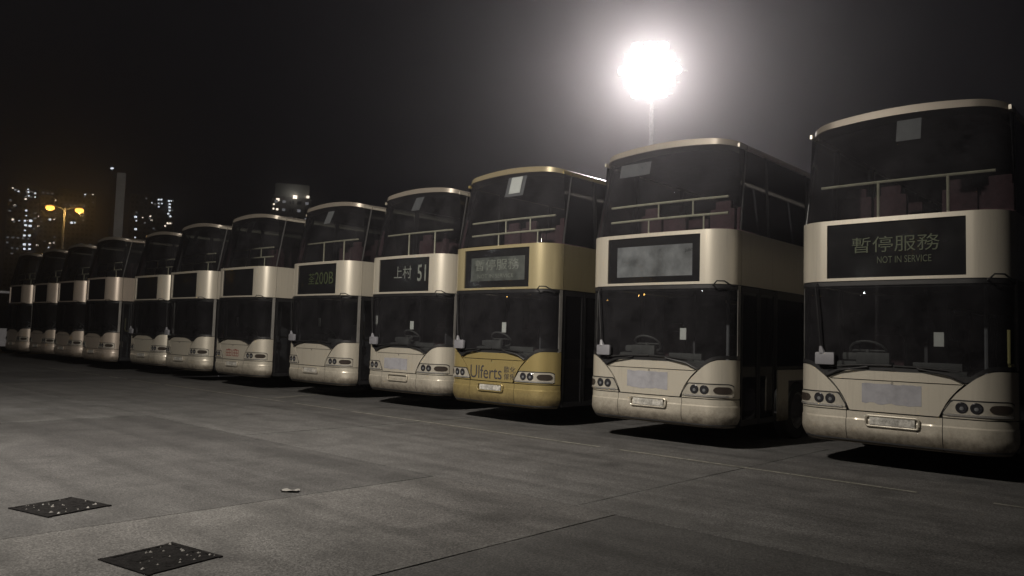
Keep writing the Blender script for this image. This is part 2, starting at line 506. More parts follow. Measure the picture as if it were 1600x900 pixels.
CORNER = [A_ * .9 + (SC - A_ * .9) * i / 12 for i in range(13)]
def build_bus(n, x, y, label, paintkey='cream', rails=2, hood='plain', display=None, upper_paper=None,
              sticker=None, plate=True, near=True):
    bus = empty("double_decker_bus", (x, y, 0), label, "bus", "double-decker buses parked in a row", math.radians(random.Random(n * 13).uniform(-.5, .5)))
    pm = M[paintkey]
    def part(name, me, par=bus, label=None, loc=None):
        o = link(name, me, par)
        if label: o['label'] = label
        if loc: o.location = loc
        return o
    P = paintkey
    # -------- front body panels
    def b_bumper(s_a, s_b):
        def oz(z):
            if z < .53: return .014 - ((.53 - z) / .20) ** 2 * .085
            if z < .63: return .014
            if z < .648: return .014 - (z - .63) / .018 * .014
            return 0
        g = G()
        S = [s_a + (s_b - s_a) * i / 24 for i in range(25)]
        zs = [.33, .345, .36, .38, .40, .42, .44, .47, .50, .53, .628, .630, .648, .652, .69, .732]
        v = []; nz = len(zs)
        for s in S:
            for z in zs: v.append(skin(s, z, oz(z) if .42 < abs(s) < 1.12 or z < .53 else min(oz(z), .008)))
            v.append(skin(s, .33, -.24)); v.append(skin(s, .732, -.03))
        N = nz + 2; f = []
        for i in range(24):
            for j in range(nz - 1): f.append((i * N + j, (i + 1) * N + j, (i + 1) * N + j + 1, i * N + j + 1))
            f.append((i * N + nz, (i + 1) * N + nz, (i + 1) * N, i * N))
            f.append((i * N + nz - 1, (i + 1) * N + nz - 1, (i + 1) * N + nz + 1, i * N + nz + 1))
        return me_from(g.add(v, f), "bumper", pm, True, 25)
    for s_a, s_b in ((-SC, -.557), (-.549, .549), (.557, SC)):
        part("bumper", shared(('bumper', P, s_a), lambda: b_bumper(s_a, s_b)))
    def b_hood():
        S = [-.79 + 1.58 * i / 40 for i in range(41)]
        g = panel(G(), 0, 0, hood_low, lambda s: max(hood_low(s) + .002, 1.128), ss=S, nz=5, off=.004)
        return me_from(g, "hood", pm)
    hd = part("hood", shared(('hood', P), b_hood))
    def b_lip():
        S = [-.80 + 1.6 * i / 40 for i in range(41)]
        g = panel(G(), 0, 0, 1.139, lip_top, ss=S, nz=3, off=-.012, rim=.05)
        return me_from(g, "hood_lip", pm)
    part("hood_lip", shared(('lip', P), b_lip), hd)
    def b_latch():
        return me_from(disc(.0, 1.108, .014, .006, 10), "latch", M['black'])
    part("latch", shared('latch', b_latch), hd)
    for sg in (-1, 1):
        def b_f():
            S = [.556, .575, .60, .63, .665, .70, .74, .78, .82, .86, .90, .94, .98, 1.02, 1.06, 1.1, 1.15, 1.2, 1.25, 1.3, 1.35, 1.4, 1.44, SC]
            g = panel(G(), 0, 0, .746, fender_top, ss=[sg * q for q in S], nz=6, off=.002)
            return me_from(g, "fender", pm)
        part("fender", shared(('fender', P, sg), b_f))
        def b_h():
            S = [.565, .585, .61, .64, .67, .70, .75, .8, .85, .9, .95, 1.0, 1.05, 1.1, 1.15, 1.2, 1.25, 1.3, 1.335]
            zt = lambda s: .79 + (.945 - .79) * min(1, (abs(s) - .555) / .10) - (.03 * ((abs(s) - 1.25) / .085) ** 2 if abs(s) > 1.25 else 0)
            g = panel(G(), 0, 0, .778, zt, ss=[sg * q for q in S], nz=4, off=.012, rim=.02)
            return me_from(g, "lamp_unit", M['housing'])
        lu = part("lamp_unit", shared(('lampunit', sg), b_h))
        def b_hs():  # black margin standing in for the shadow line round the housing
            S = [.552, .575, .60, .64, .67, .70, .75, .8, .85, .9, .95, 1.0, 1.05, 1.1, 1.15, 1.2, 1.25, 1.3, 1.345]
            zt = lambda s: .80 + (.962 - .80) * min(1, (abs(s) - .545) / .10) - (.03 * ((abs(s) - 1.25) / .095) ** 2 if abs(s) > 1.25 else 0)
            return me_from(panel(G(), 0, 0, .768, zt, ss=[sg * q for q in S], nz=2, off=.005, rim=.01), "lamp_shadow_line", M['black'])
        part("lamp_shadow_line", shared(('lampshadow', sg), b_hs), lu)
        def b_hl2():
            S = [.60 + .70 * i / 20 for i in range(21)]
            return me_from(panel(G(), 0, 0, .772, .798, ss=[sg * q for q in S], nz=2, off=.020, rim=.012), "lamp_trim", M['chrome'])
        part("lamp_trim", shared(('lamptrim', sg), b_hl2), lu)
        for q in (.755, .905):
            hl = part("headlight", shared(('hl', sg, q), lambda: me_from(disc(sg * q, .872, .066, .017, 20, depth=.001), "headlight", M['lampdark'])), lu)
            part("bulb", shared(('bulb', sg, q), lambda: me_from(disc(sg * q, .862, .024, .0175, 12, bowl=False), "bulb", M['bulb'])), lu)
        def b_ind():
            S = [sg * (1.03 + .27 * i / 12) for i in range(13)]
            mid = lambda s: .05 * math.sqrt(max(0.02, 1 - ((abs(s) - 1.165) / .136) ** 4))
            g = panel(G(), 0, 0, lambda s: .868 - mid(s), lambda s: .868 + mid(s), ss=S, nz=4, off=.019, rim=.02)
            return me_from(g, "indicator", M['amber'])
        part("indicator", shared(('ind', sg), b_ind), lu)
    # plate recess
    def b_pf():
        g = G(); pts = []
        for a, b, t0 in ((.27, .055, 0), (-.27, .055, 1), (-.27, -.055, 2), (.27, -.055, 3)):
            for k in range(5):
                t = (t0 + k / 4) * PI / 2; pts.append((a + .035 * math.cos(t), .635 + b * .6 + (.03 * math.sin(t))))
        pts = [skin(px, pz, .032) for px, pz in pts]; pts.append(pts[0]); 
        return me_from(g.tube(pts, .012, 6, False), "plate_frame", pm)
    def b_plate():
        g = panel(G(), -.26, .26, .588, .682, 8, 2, off=.030, rim=.01)
        return me_from(g, "number_plate", M['plate'], False)
    pf = part("plate_frame", shared(('pf', P), b_pf))
    if plate: part("number_plate", shared('plate', b_plate), pf)
    # -------- dark shell behind the gaps
    def b_shell():
        g = panel(G(), 0, 0, .36, 1.10, ss=[-SC + 2 * SC * i / 40 for i in range(41)], nz=2, off=-.035, rim=0)
        for sg in (-1, 1):
            S = [sg * (1.0 + (SC - 1.0) * i / 10) for i in range(11)]
            panel(g, 0, 0, 1.10, 1.27, ss=S, nz=1, off=-.035, rim=0)
        panel(g, 0, 0, 2.30, 2.40, ss=[-SC + 2 * SC * i / 40 for i in range(41)], nz=1, off=-.03, rim=0)
        return me_from(g, "front_shell", M['black'])
    part("front_shell", shared('shell', b_shell))
    # -------- destination panel
    def b_dest():
        g = G()
        for sg in (-1, 1):
            S = [sg * q for q in [DW, .84, A_] + CORNER[2:]]
            panel(g, 0, 0, PB, PT, ss=sorted(S), nz=4, off=.004)
        S = [-DW + 2 * DW * i / 20 for i in range(21)]
        panel(g, 0, 0, DT, PT, ss=S, nz=1, off=.004)
        panel(g, 0, 0, PB, DB, ss=S, nz=1, off=.004)
        return me_from(g, "destination_panel", M['palegold'] if P == 'yellow' else pm)
    dp = part("destination_panel", shared(('dest', P), b_dest))
    def b_scr():
        return me_from(panel(G(), -DW, DW, DB, DT, 20, 3, off=-.018, rim=0), "destination_screen", M['screen'])
    scn = part("destination_screen", shared('scr', b_scr), dp)
    yscr = lambda X: plan(X)[1] + .018 - .009
    if display:
        kind = display[0]
        if kind in ('panelgrey', 'panelpale'):
            mk = M['screengrey'] if kind == 'panelgrey' else M['screenpale']
            part("blind", me_from(panel(G(), display[1], display[2], display[3], display[4], 10, 2, off=-.0165, rim=0), "blind", mk), dp)
        for body, ww, hh, xx, zz, mk in display[-1]:
            part("lettering", text_mesh(body, M[mk], ww, hh, xx, zz, yscr), dp)
    # bracket loop at the panel's right lower corner
    def b_br():
        g = G().tube([skin(1.02, 2.36, .01), skin(1.02, 2.36, .10), skin(1.06, 2.42, .13), skin(1.14, 2.42, .13), skin(1.2, 2.38, .10), skin(1.28, 2.36, .04), skin(1.36, 2.36, .01)], .011, 6)
        return me_from(g, "mirror_bracket", M['black'])
    part("mirror_bracket", shared('bracket', b_br))
    # -------- windscreens
    def b_ws():
        S = [-1.40 + 2.8 * i / 70 for i in range(71)]
        return me_from(panel(G(), 0, 0, ws_bot, 2.372, ss=S, nz=6, off=-.004, rim=0), "windscreen", M['glass'])
    part("windscreen", shared('ws', b_ws))
    def b_seal():
        g = G()
        S = [-1.41 + 2.82 * i / 60 for i in range(61)]
        panel(g, 0, 0, lambda s: ws_bot(s), lambda s: ws_bot(s) + .05, ss=S, nz=1, off=.002, rim=.01)
        panel(g, 0, 0, 2.325, 2.378, ss=S, nz=1, off=.002, rim=.01)
        return me_from(g, "windscreen_seal", M['black'])
    part("windscreen_seal", shared('seal', b_seal))
    def b_uws():
        S = [-1.445 + 2.89 * i / 80 for i in range(81)]
        return me_from(panel(G(), 0, 0, 3.2, lambda s: arch_in(s) - .004, ss=S, nz=8, off=-.004, rim=0), "upper_windscreen", M['glass'])
    part("upper_windscreen", shared('uws', b_uws))
    for sg in (-1, 1):
        part("corner_post", shared(('post', sg), lambda: me_from(panel(G(), 0, 0, 3.2, lambda s: arch_in(s) - .004, ss=[sg * q for q in (1.45, 1.465, SC)], nz=8, off=.002), "corner_post", M['post'])))
        part("corner_post", shared(('lpost', sg), lambda: me_from(panel(G(), 0, 0, 1.312, 2.378, ss=[sg * q for q in (1.405, 1.44, SC)], nz=4, off=.002), "corner_post", M['alu'])))
    # -------- roof visor and roof
    def b_visor():
        S = [-SC + 2 * SC * i / 60 for i in range(61)]
        g = panel(G(), 0, 0, arch_in, arch_out, ss=S, nz=3, off=.014, rim=.05)
        return me_from(g, "roof_visor", M['roofdust'] if P != 'yellow' else M['roofyellow'])
    part("roof_visor", shared(('visor', P), b_visor))
    def b_roof():
        g = G(); S = [-SC + 2 * SC * i / 40 for i in range(41)]
        v = []; rows = 5
        for s in S:
            p0 = Vector(skin(s, arch_out(s), .010))
            for j in range(rows + 1):
                t = j / rows; yy = p0.y + (12 - p0.y) * t
                z = p0.z + .03 * math.sin(min(1, t * 5) * PI / 2) * max(0, 1 - (abs(s) / SC) ** 3)
                v.append((p0.x * (1 - 0.0 * t), yy, z))
        f = [(i * (rows + 1) + j, (i + 1) * (rows + 1) + j, (i + 1) * (rows + 1) + j + 1, i * (rows + 1) + j + 1) for i in range(40) for j in range(rows)]
        return me_from(g.add(v, f), "roof", M['roofdust'] if P != 'yellow' else M['roofyellow'])
    part("roof", shared(('roof', P), b_roof))
    # -------- sides
    for sg in (-1, 1):
        k = sg
        part("cantrail", shared(('cant', P, k), lambda: me_from(side_quad(sg, YC, 12, 4.43, 4.485, .012, .03), "cantrail", pm, False)))
        part("belt_panel", shared(('belt', P, k), lambda: me_from(side_quad(sg, YC + .012, 12, PB, PT, .003, .02), "belt_panel", M['palegold'] if P == 'yellow' else pm, False)))
        def b_skirt():
            g = G()
            spans = [(1.72, 2.12), (3.18, 8.9), (9.96, 12)] if sg > 0 else [(YC + .012, 2.12), (3.18, 8.9), (9.96, 12)]
            for a, b in spans: q = side_quad(sg, a, b, .36, 1.15, .003, .02); g.add(q.v, q.f)
            for a, b in ((2.12, 3.18), (8.9, 9.96)): q = side_quad(sg, a, b, .98, 1.15, .003, .02); g.add(q.v, q.f)
            return me_from(g, "skirt_panel", pm, False)
        part("skirt_panel", shared(('skirt', P, k), b_skirt))
        for yy in [1.66, 3.2, 4.75, 6.3, 7.85, 9.4, 10.9, 11.95]:
            part("side_pillar", shared(('lpill', k, yy), lambda: me_from(side_quad(sg, yy - .045, yy + .045, 1.15, PB, -.004, .05), "side_pillar", M['black'], False)))
        for yy in [1.35, 2.9, 4.45, 6.0, 7.55, 9.1, 10.6, 11.95]:
            part("side_pillar", shared(('upill', k, yy), lambda: me_from(side_quad(sg, yy - .045, yy + .045, PT, 4.43, -.004, .05), "side_pillar", M['black'], False)))
        us = [YC + .03] + [1.35, 2.9, 4.45, 6.0, 7.55, 9.1, 10.6, 11.95]
        for j in range(8):
            part("upper_side_window", shared(('usw', k, j), lambda: me_from(side_quad(sg, us[j] + (.048 if j else 0), us[j + 1] - .048, PT + .012, 4.42, -.008, .006), "upper_side_window", M['glass' if j < 2 else 'sideglass'], False)))
        ls = [1.66, 3.2, 4.75, 6.3, 7.85, 9.4, 10.9, 11.95]
        for j in range(7):
            part("lower_side_window", shared(('lsw', k, j), lambda: me_from(side_quad(sg, ls[j] + .048, ls[j + 1] - .048, 1.165, PB - .012, -.008, .006), "lower_side_window", M['sideglass'], False)))
        if sg < 0:
            part("driver_window", shared('dw', lambda: me_from(side_quad(sg, YC + .03, 1.61, 1.165, PB - .012, -.008, .006), "driver_window", M['sideglass'], False)))
        for j, yy in enumerate((2.65, 9.43)):
            def b_ty():
                g = G(); n = 28; prof = [(.30, .0), (.44, .0), (.48, .03), (.48, .22), (.44, .26), (.30, .26)]
                v = [(sg * (W_ - .05 - d), yy + r * math.cos(2 * PI * q / n), .48 + r * math.sin(2 * PI * q / n)) for r, d in prof for q in range(n)]
                f = [(a * n + q, a * n + (q + 1) % n, (a + 1) * n + (q + 1) % n, (a + 1) * n + q) for a in range(5) for q in range(n)]
                return me_from(g.add(v, f), "wheel", M['rubber'])
            wh = part("wheel", shared(('tyre', k, j), b_ty))
            def b_rim():
                g = G(); n = 24; prof = [(.302, .02), (.24, .03), (.20, .10), (.10, .11), (.08, .04), (.0, .035)]
                v = [(sg * (W_ - .05 - d), yy + r * math.cos(2 * PI * q / n), .48 + r * math.sin(2 * PI * q / n)) for r, d in prof for q in range(n)]
                f = [(a * n + q, a * n + (q + 1) % n, (a + 1) * n + (q + 1) % n, (a + 1) * n + q) for a in range(5) for q in range(n)]
                return me_from(g.add(v, f), "rim", M['steel'])
            part("rim", shared(('rim', k, j), b_rim), wh)
    # entrance door on the near side, two glazed leaves
    for j, (a, b) in enumerate(((.47, 1.035), (1.055, 1.61))):
        def b_leaf():
            g = G()
            for p_ in ((a, b, .36, .44), (a, b, 2.29, 2.37), (a, a + .05, .44, 2.29), (b - .05, b, .44, 2.29)):
                q = side_quad(1, *p_, -.004, .03); g.add(q.v, q.f)
            return me_from(g, "door", M['black'], False)
        dr = part("door", shared(('leaf', j), b_leaf))
        part("pane", shared(('leafpane', j), lambda: me_from(side_quad(1, a + .052, b - .052, .442, 2.288, -.012, .006), "pane", M['glass'], False)), dr)
    def b_hand():
        X = W_ - .13
        return me_from(G().tube([(X, .64, 1.80), (X, .64, 1.40), (X, .66, 1.37), (X, 1.0, 1.365), (X, 1.42, 1.36), (X, 1.54, 1.33), (X, 1.60, 1.22), (X, 1.63, .9), (X, 1.64, .62)], .02, 8), "door_handrail", M['yellowrail'])
    part("door_handrail", shared('hand', b_hand))
    # -------- interior
    def b_int():
        g = G(); yb = 11.9
        g.box((0, 6.2, .42), (2.36, 11.3, .10))
        g.box((0, 6.05, 2.58), (2.34, 11.6, .28))
        g.box((0, yb, 2.3), (2.34, .06, 3.9))
        for zc in (1.0,):
            for sg in (-1, 1): g.box((sg * 1.15, 7.0, .8), (.05, 9.6, .66))
        for sg in (-1, 1): g.box((sg * 1.14, 6.3, 2.95), (.05, 11.0, .44))
        g.box((0, .42, 2.88), (2.0, .06, .58))
        return me_from(g, "interior_lining", M['lining'], False)
    part("interior_lining", shared('int', b_int))
    def b_ceiling():
        g = G(); v = []
        for i in range(13):
            s = -1 + 2 * i / 12; xx = s * 1.06; zz = 4.50 - .10 * s * s
            v += [(xx, .50, zz), (xx, 11.9, zz + .03)]
        return me_from(g.add(v, [(2 * i, 2 * i + 2, 2 * i + 3, 2 * i + 1) for i in range(12)]), "ceiling", M['lining'])
    part("ceiling", shared('ceil', b_ceiling))
    def b_dash():
        g = G().box((0, .50, 1.12), (2.1, .60, .22), .04).box((-.52, .62, 1.28), (.62, .42, .16), .05).box((.35, .45, 1.25), (.8, .3, .06), .02)
        return me_from(g, "dashboard", M['jacket'], True)
    part("dashboard", shared('dash', b_dash))
    def b_dclut():
        g = G().box((-.35, .40, 1.40), (.42, .08, .16), .03).box((.42, .34, 1.33), (.55, .05, .09), .01).box((-.62, .55, 1.42), (.34, .06, .10), .03)
        return me_from(g, "instrument_binnacle", M['dashgrey'], True)
    part("instrument_binnacle", shared('dashc', b_dclut))
    def b_sw():
        g = G(); pts = [(-.55 + .23 * math.cos(2 * PI * k / 24), .82 - .23 * math.sin(2 * PI * k / 24) * .55, 1.50 + .23 * math.sin(2 * PI * k / 24) * .55) for k in range(25)]
        g.tube(pts, .017, 6, False); g.tube([(-.55, .66, 1.3), (-.55, .82, 1.5)], .03, 6)
        g.tube([(-.77, .82, 1.5), (-.33, .82, 1.5)], .014, 6)
        return me_from(g, "steering_wheel", M['dashgrey'], True)
    part("steering_wheel", shared('sw', b_sw))
    def b_pole():
        return me_from(G().tube([(.84, .86, .45), (.84, .86, 2.42)], .025, 8), "cab_pole", M['mirror_shell'])
    part("cab_pole", shared('pole', b_pole))
    def b_part():
        g = G().box((.05, 1.75, 1.4), (.04, 1.0, 1.9)).box((-.55, 2.3, 1.4), (1.2, .04, 1.9))
        return me_from(g, "cab_partition", M['lining'], False)
    part("cab_partition", shared('partn', b_part))
    def b_seat():
        g = G().box((0, .0, .43), (.44, .44, .12), .04).box((0, .24, .78), (.44, .12, .66), .05).box((0, .26, 1.16), (.28, .09, .16), .04)
        g.box((0, 0, .18), (.3, .3, .36))
        return me_from(g, "seat", M['seat'], True)
    sm = shared('seat', b_seat)
    for row in range(3 if near else 2):
        for xx in (-.93, -.46, .42, .89):
            part("seat", sm, loc=(xx, 1.25 + row * .78, 2.70 - .08))
    part("seat", sm, loc=(-.55, 1.45, .62))
    if near:
        for row in range(2):
            for xx in (-.93, -.46, .89): part("seat", sm, loc=(xx, 3.4 + row * .9, .47))
    # upper deck front rails
    def b_rail(two):
        g = G(); yy = .40
        bow = lambda xx: yy + .03 * (xx / 1.0) ** 2
        def bar(z): g.tube([(xx, bow(xx), z) for xx in (-1.04, -.6, -.2, .2, .6, 1.04)], .020, 7)
        bar(3.71)
        if two:
            bar(3.465)
            for xx in (-.13, .47): g.tube([(xx, bow(xx), 3.71), (xx, bow(xx), 3.465)], .014, 6)
            for xx in (-.31, .65): g.tube([(xx, bow(xx), 3.465), (xx, bow(xx), 3.16)], .014, 6)
        else:
            for xx in (-.29, .53): g.tube([(xx, bow(xx), 3.71), (xx, bow(xx), 3.16)], .018, 6)
        return me_from(g, "front_rail", M['rail'], True)
    part("front_rail", shared(('rail', rails), lambda: b_rail(rails == 2)))
    # outside mirror on its arm at the driver's side, wipers
    def b_mirror():
        return me_from(G().tube([skin(-.93, 2.36, .02), skin(-.93, 2.31, .07), skin(-.90, 2.0, .075), skin(-.86, 1.52, .07)], .010, 7), "mirror_arm", M['black'], True)
    ma = part("mirror_arm", shared('marm', b_mirror)) if n not in (6, 9, 10, 11, 12) else None
    def b_mh():
        o_ = Vector(skin(-.80, 1.385, .07))
        g = G().box((0, 0, 0), (.25, .06, .16), .028)
        g.v = [tuple(Vector(p) + o_) for p in g.v]
        g.tube([skin(-.86, 1.54, .07), skin(-.84, 1.45, .07)], [.018, .045], 8)
        return me_from(g, "mirror_head", M['mirror_shell'], True)
    if ma: part("mirror_head", shared('mhead', b_mh), ma)
    for j, (a, b) in enumerate(((-.80, .0), (.78, .02))):
        def b_w():
            g = G().tube([skin(a, 1.16, .02), skin(a * .8, 1.24, .035), skin(b + (a - b) * .35, 1.30, .03)], .012, 6)
            g.tube([skin(a * .95, 1.285, .02), skin((a + b) / 2, 1.315, .02), skin(b, 1.325, .02)], .012, 5)
            return me_from(g, "wiper", M['black'], True)
        part("wiper", shared(('wip', j), b_w))
    # -------- individual marks
    if hood == 'patch':
        rnd = random.Random(n)
        x0, x1, z0, z1 = (-.39, .32, .838, 1.09) if n != 4 else (-.48, .27, .80, 1.035)
        if n == 1: x0, x1, z0, z1 = -.36, .33, .85, 1.095
        m_ = 14; top = [z1 + rnd.uniform(-.006, .006) for _ in range(m_ + 1)]; bot = [z0 + rnd.uniform(-.012, .012) for _ in range(m_ + 1)]
        v = []
        for i in range(m_ + 1):
            s = x0 + (x1 - x0) * i / m_
            v += [skin(s, bot[i], .0065), skin(s, (bot[i] + top[i]) / 2, .0065), skin(s, top[i], .0065)]
        f = [(3 * i + j, 3 * i + 3 + j, 3 * i + 4 + j, 3 * i + 1 + j) for i in range(m_) for j in (0, 1)]
        part("hood_patch", me_from(G().add(v, f), "hood_patch", M['patch'], False), hd, "grey painted-over rectangle on the hood")
    if hood == 'text':
        yh = lambda X: plan(X)[1] - .008
        part("lettering", text_mesh("Ulferts", M['ink'], .80, .235, -.54, .785, yh), hd)
        part("lettering", text_mesh("歐化\n傢俬", M['ink'], .27, .235, .31, .79, yh), hd)
    if hood == 'seal':
        g = G()
        yh = lambda X: plan(X)[1] - .008
        def st(x0, z0, x1, z1):
            g.add([(x0, yh(x0), z0), (x1, yh(x1), z0), (x1, yh(x1), z1), (x0, yh(x0), z1)], [(0, 1, 2, 3)])
        for bx in (-.36, .0):
            for k in range(3): st(bx, .83 + k * .075, bx + .3, .848 + k * .075)
            for k in range(4): st(bx + k * .094, .848 if k % 2 else .85, bx + .02 + k * .094, .905)
            for k in range(4): st(bx + k * .094, .923, bx + .02 + k * .094, .98)
            st(bx + .1, .998, bx + .2, 1.015)
        part("emblem", me_from(g, "emblem", M['redink'], False), hd, "faded red block emblem on the hood")
    def sheet(name, q, z0, z1, mk, off, skew=0.0, tilt=0.0, par=bus, lab=None):
        s0, s1 = q
        pts = [skin(s0 - skew, z0, off), skin(s1 - skew, z0 + tilt, off), skin(s1 + skew, z1 + tilt, off), skin(s0 + skew, z1, off)]
        return part(name, quad_panel(pts, .003, M[mk], name), par, lab)
    for q in (sticker or []): sheet("notice", q[0], q[1], q[2], q[3] if len(q) > 3 else 'paper', -.02, 0, 0, bus, "white paper notice behind the windscreen")
    for q in (upper_paper or []): sheet("notice", q[0], q[1], q[2], q[3], q[5] if len(q) > 5 else -.025, q[4], .0, bus, "paper sheet in the upper windscreen")
    if n == 3:
        part("white_panel", me_from(G().box((1.04, 1.48, 3.86), (.30, .02, .50)).box((.86, 1.49, 3.86), (.03, .03, .54)), "white_panel", M['paper'], False), bus, "white panel behind the upper side window")  # plain white panel just inside the upper side window
    if n == 2:
        part("stair_pole", me_from(G().tube([(1.12, 2.35, 3.3), (1.12, 2.35, 4.45)], .035, 8), "stair_pole", M['mirror_shell']), bus)
    return bus

buses = {}
BX = [-3.052, -6.425, -9.734, -12.719, -15.895, -19.381, -22.552, -25.678, -28.918, -32.696, -35.979, -39.1]
BY = [0.0, -.187, -.168, .146, .117, -.017, -.003, .20, -.175, .076, .16, .1]
build_bus(1, BX[0], BY[0], "champagne double-decker bus nearest the camera, its dark blind reading NOT IN SERVICE",
          rails=1, hood='patch', display=('text', [("暫停服務", 1.02, .20, -.49, 2.74, 'dot'), ("NOT IN SERVICE", .62, .085, -.18, 2.60, 'dot')]),
          sticker=[((.46, .57), 1.575, 1.745)], upper_paper=[((-.02, .28), 4.17, 4.45, 'greypaper', 0)])
build_bus(2, BX[1], BY[1], "champagne double-decker bus under the floodlight glare with a pale reflection painted on its blank blind",
          rails=2, hood='patch', display=('panelpale', -.64, .68, 2.52, 2.99, []),
          sticker=[((.50, .60), 1.575, 1.745)], upper_paper=[((-.80, -.2), 4.15, 4.36, 'film', 0)])
build_bus(3, BX[2], BY[2], "yellow double-decker bus with Ulferts lettering across its hood", paintkey='yellow',
          rails=2, hood='text', display=('panelgrey', -.64, .70, 2.55, 2.98, [("暫停服務", 1.1, .20, -.52, 2.74, 'dotgrey'), ("NOT IN SERVICE", .9, .07, -.45, 2.60, 'dotgrey')]),
          sticker=[((.21, .31), 1.62, 1.80)],
          upper_paper=[((.10, .38), 4.15, 4.46, 'paper', .012), ((.0, .46), 4.10, 4.47, 'film', .015, -.04)])
build_bus(4, BX[3], BY[3], "champagne double-decker bus showing route 51 on its blind, with an empty plate recess",
          rails=1, hood='patch', plate=False, display=('text', [("上村", .56, .26, -.28, 2.70, 'dotgrey'), ("51", .25, .34, .46, 2.63, 'dotgrey')]),
          sticker=[((.29, .40), 1.64, 1.81), ((-.90, -.81), 1.73, 1.92)], upper_paper=[((.0, .26), 4.16, 4.44, 'film', .05)])
build_bus(5, BX[4], BY[4], "champagne double-decker bus with a dim green route number, left of the route 51 bus",
          rails=1, hood='plain', display=('text', [("荃", .26, .26, -.30, 2.66, 'dot'), ("200B", .72, .29, -.02, 2.65, 'dot')]),
          sticker=[((.19, .28), 1.66, 1.86)], upper_paper=[((-.02, .24), 4.12, 4.42, 'greypaper', .05)])
build_bus(6, BX[5], BY[5], "dusty champagne double-decker bus with a faded red emblem on its hood",
          rails=2, hood='seal', sticker=[((.07, .17), 1.64, 1.86)], upper_paper=[((.02, .30), 4.10, 4.42, 'film', .05)])
build_bus(7, BX[6], BY[6], "champagne double-decker bus with a plain hood, just left of the red emblem bus",
          rails=2, sticker=[((.0, .14), 1.55, 1.75, 'greypaper'), ((.18, .28), 1.55, 1.75, 'greypaper')], upper_paper=[((.05, .28), 4.08, 4.40, 'film', .05)])
build_bus(8, BX[7], BY[7], "champagne double-decker bus, second to the left of the red emblem bus", near=False,
          sticker=[((.05, .2), 1.6, 1.8, 'greypaper')])
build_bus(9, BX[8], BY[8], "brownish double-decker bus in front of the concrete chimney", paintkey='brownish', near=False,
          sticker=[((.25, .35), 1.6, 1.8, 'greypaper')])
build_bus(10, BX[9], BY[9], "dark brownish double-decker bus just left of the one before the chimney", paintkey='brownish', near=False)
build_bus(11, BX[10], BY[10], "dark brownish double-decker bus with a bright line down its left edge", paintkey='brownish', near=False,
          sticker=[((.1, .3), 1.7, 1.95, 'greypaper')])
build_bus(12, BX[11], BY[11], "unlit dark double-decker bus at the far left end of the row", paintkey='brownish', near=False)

# ------------------------------------------------------------------ coach beyond the row
co = empty("coach", (-44.6, -.4, 0), "white and violet single-deck coach half cut off by the left edge of the photo", "coach")
def half_shell(z0, z1, off, m, name, par, ns=40, sw=SC):
    g = panel(G(), 0, 0, z0, z1, ss=[-sw + 2 * sw * i / ns for i in range(ns + 1)], nz=3, off=off, rim=.03)
    return g.obj(name, m, par, True)
half_shell(.35, 1.25, 0, M['coachwhite'], "body", co)
half_shell(1.27, 2.3, -.01, M['glass'], "windscreen", co, sw=1.42)
half_shell(2.32, 2.95, 0, M['coachpurple'], "destination_panel", co)
gg = G(); gg.box((0, 5, 3.0), (2.4, 9.2, .12), .04); gg.obj("roof", M['coachwhite'], co, True)
for sg in (-1, 1):
    q = side_quad(sg, YC, 9.6, .4, 1.25, 0, .03); mesh_obj("side_panel", q.v, q.f, M['coachwhite'], co)
    q = side_quad(sg, YC, 9.6, 1.27, 2.9, -.01, .02); mesh_obj("side_window", q.v, q.f, M['sideglass'], co)
    d = disc(sg * .85, .8, .09, .01, 16); d.obj("headlight", M['bulb'], co, True)
    for yy in (2.2, 7.4):
        n_ = 20; v = [(sg * (1.2 - d_), yy + r_ * math.cos(2 * PI * k / n_), .46 + r_ * math.sin(2 * PI * k / n_)) for r_, d_ in ((.28, .05), (.46, 0), (.46, .25), (.28, .25)) for k in range(n_)]
        mesh_obj("wheel", v, [(a * n_ + k, a * n_ + (k + 1) % n_, (a + 1) * n_ + (k + 1) % n_, (a + 1) * n_ + k) for a in range(3) for k in range(n_)], M['rubber'], co, True)
gg = G(); gg.box((0, 5, .5), (2.3, 9, .1)).box((0, .45, 1.1), (2.1, .5, .3)).box((0, 3.0, 1.7), (2.2, .05, 2.2)); gg.obj("interior_lining", M['lining'], co)

# ------------------------------------------------------------------ ground
gnd = mesh_obj("ground", [(-1200, -700, 0), (700, -700, 0), (700, 1000, 0), (-1200, 1000, 0)], [(0, 1, 2, 3)], M['ground'])
gnd['kind'] = 'structure'
yard = bpy.data.objects.new("yard_pavement", None); COL.objects.link(yard); yard['kind'] = 'structure'
def slab(x0, x1, y0, y1, m, h):
    b = .005; rnd = random.Random(int(x0 * 31 + y0 * 17))
    n = 10
    def edge(ax, ay, bx, by):
        return [(ax + (bx - ax) * i / n + rnd.uniform(-.006, .006), ay + (by - ay) * i / n + rnd.uniform(-.006, .006)) for i in range(n)]
    p = edge(x0 + b, y0 + b, x1 - b, y0 + b) + edge(x1 - b, y0 + b, x1 - b, y1 - b) + edge(x1 - b, y1 - b, x0 + b, y1 - b) + edge(x0 + b, y1 - b, x0 + b, y0 + b)
    cx_, cy_ = (x0 + x1) / 2, (y0 + y1) / 2
    top = [(cx_ + (x - cx_) * .9985, cy_ + (y - cy_) * .9985, h) for x, y in p]
    bot = [(x, y, .002) for x, y in p]
    k = len(p)
    f = [tuple(range(k))] + [(i, (i + 1) % k, k + (i + 1) % k, k + i) for i in range(k)]
    return mesh_obj("slab", top + bot, f, m, yard)
rows = [(-18.5, -12.0), (-12.0, -4.55), (-4.55, 1.6), (1.6, 13.5)]
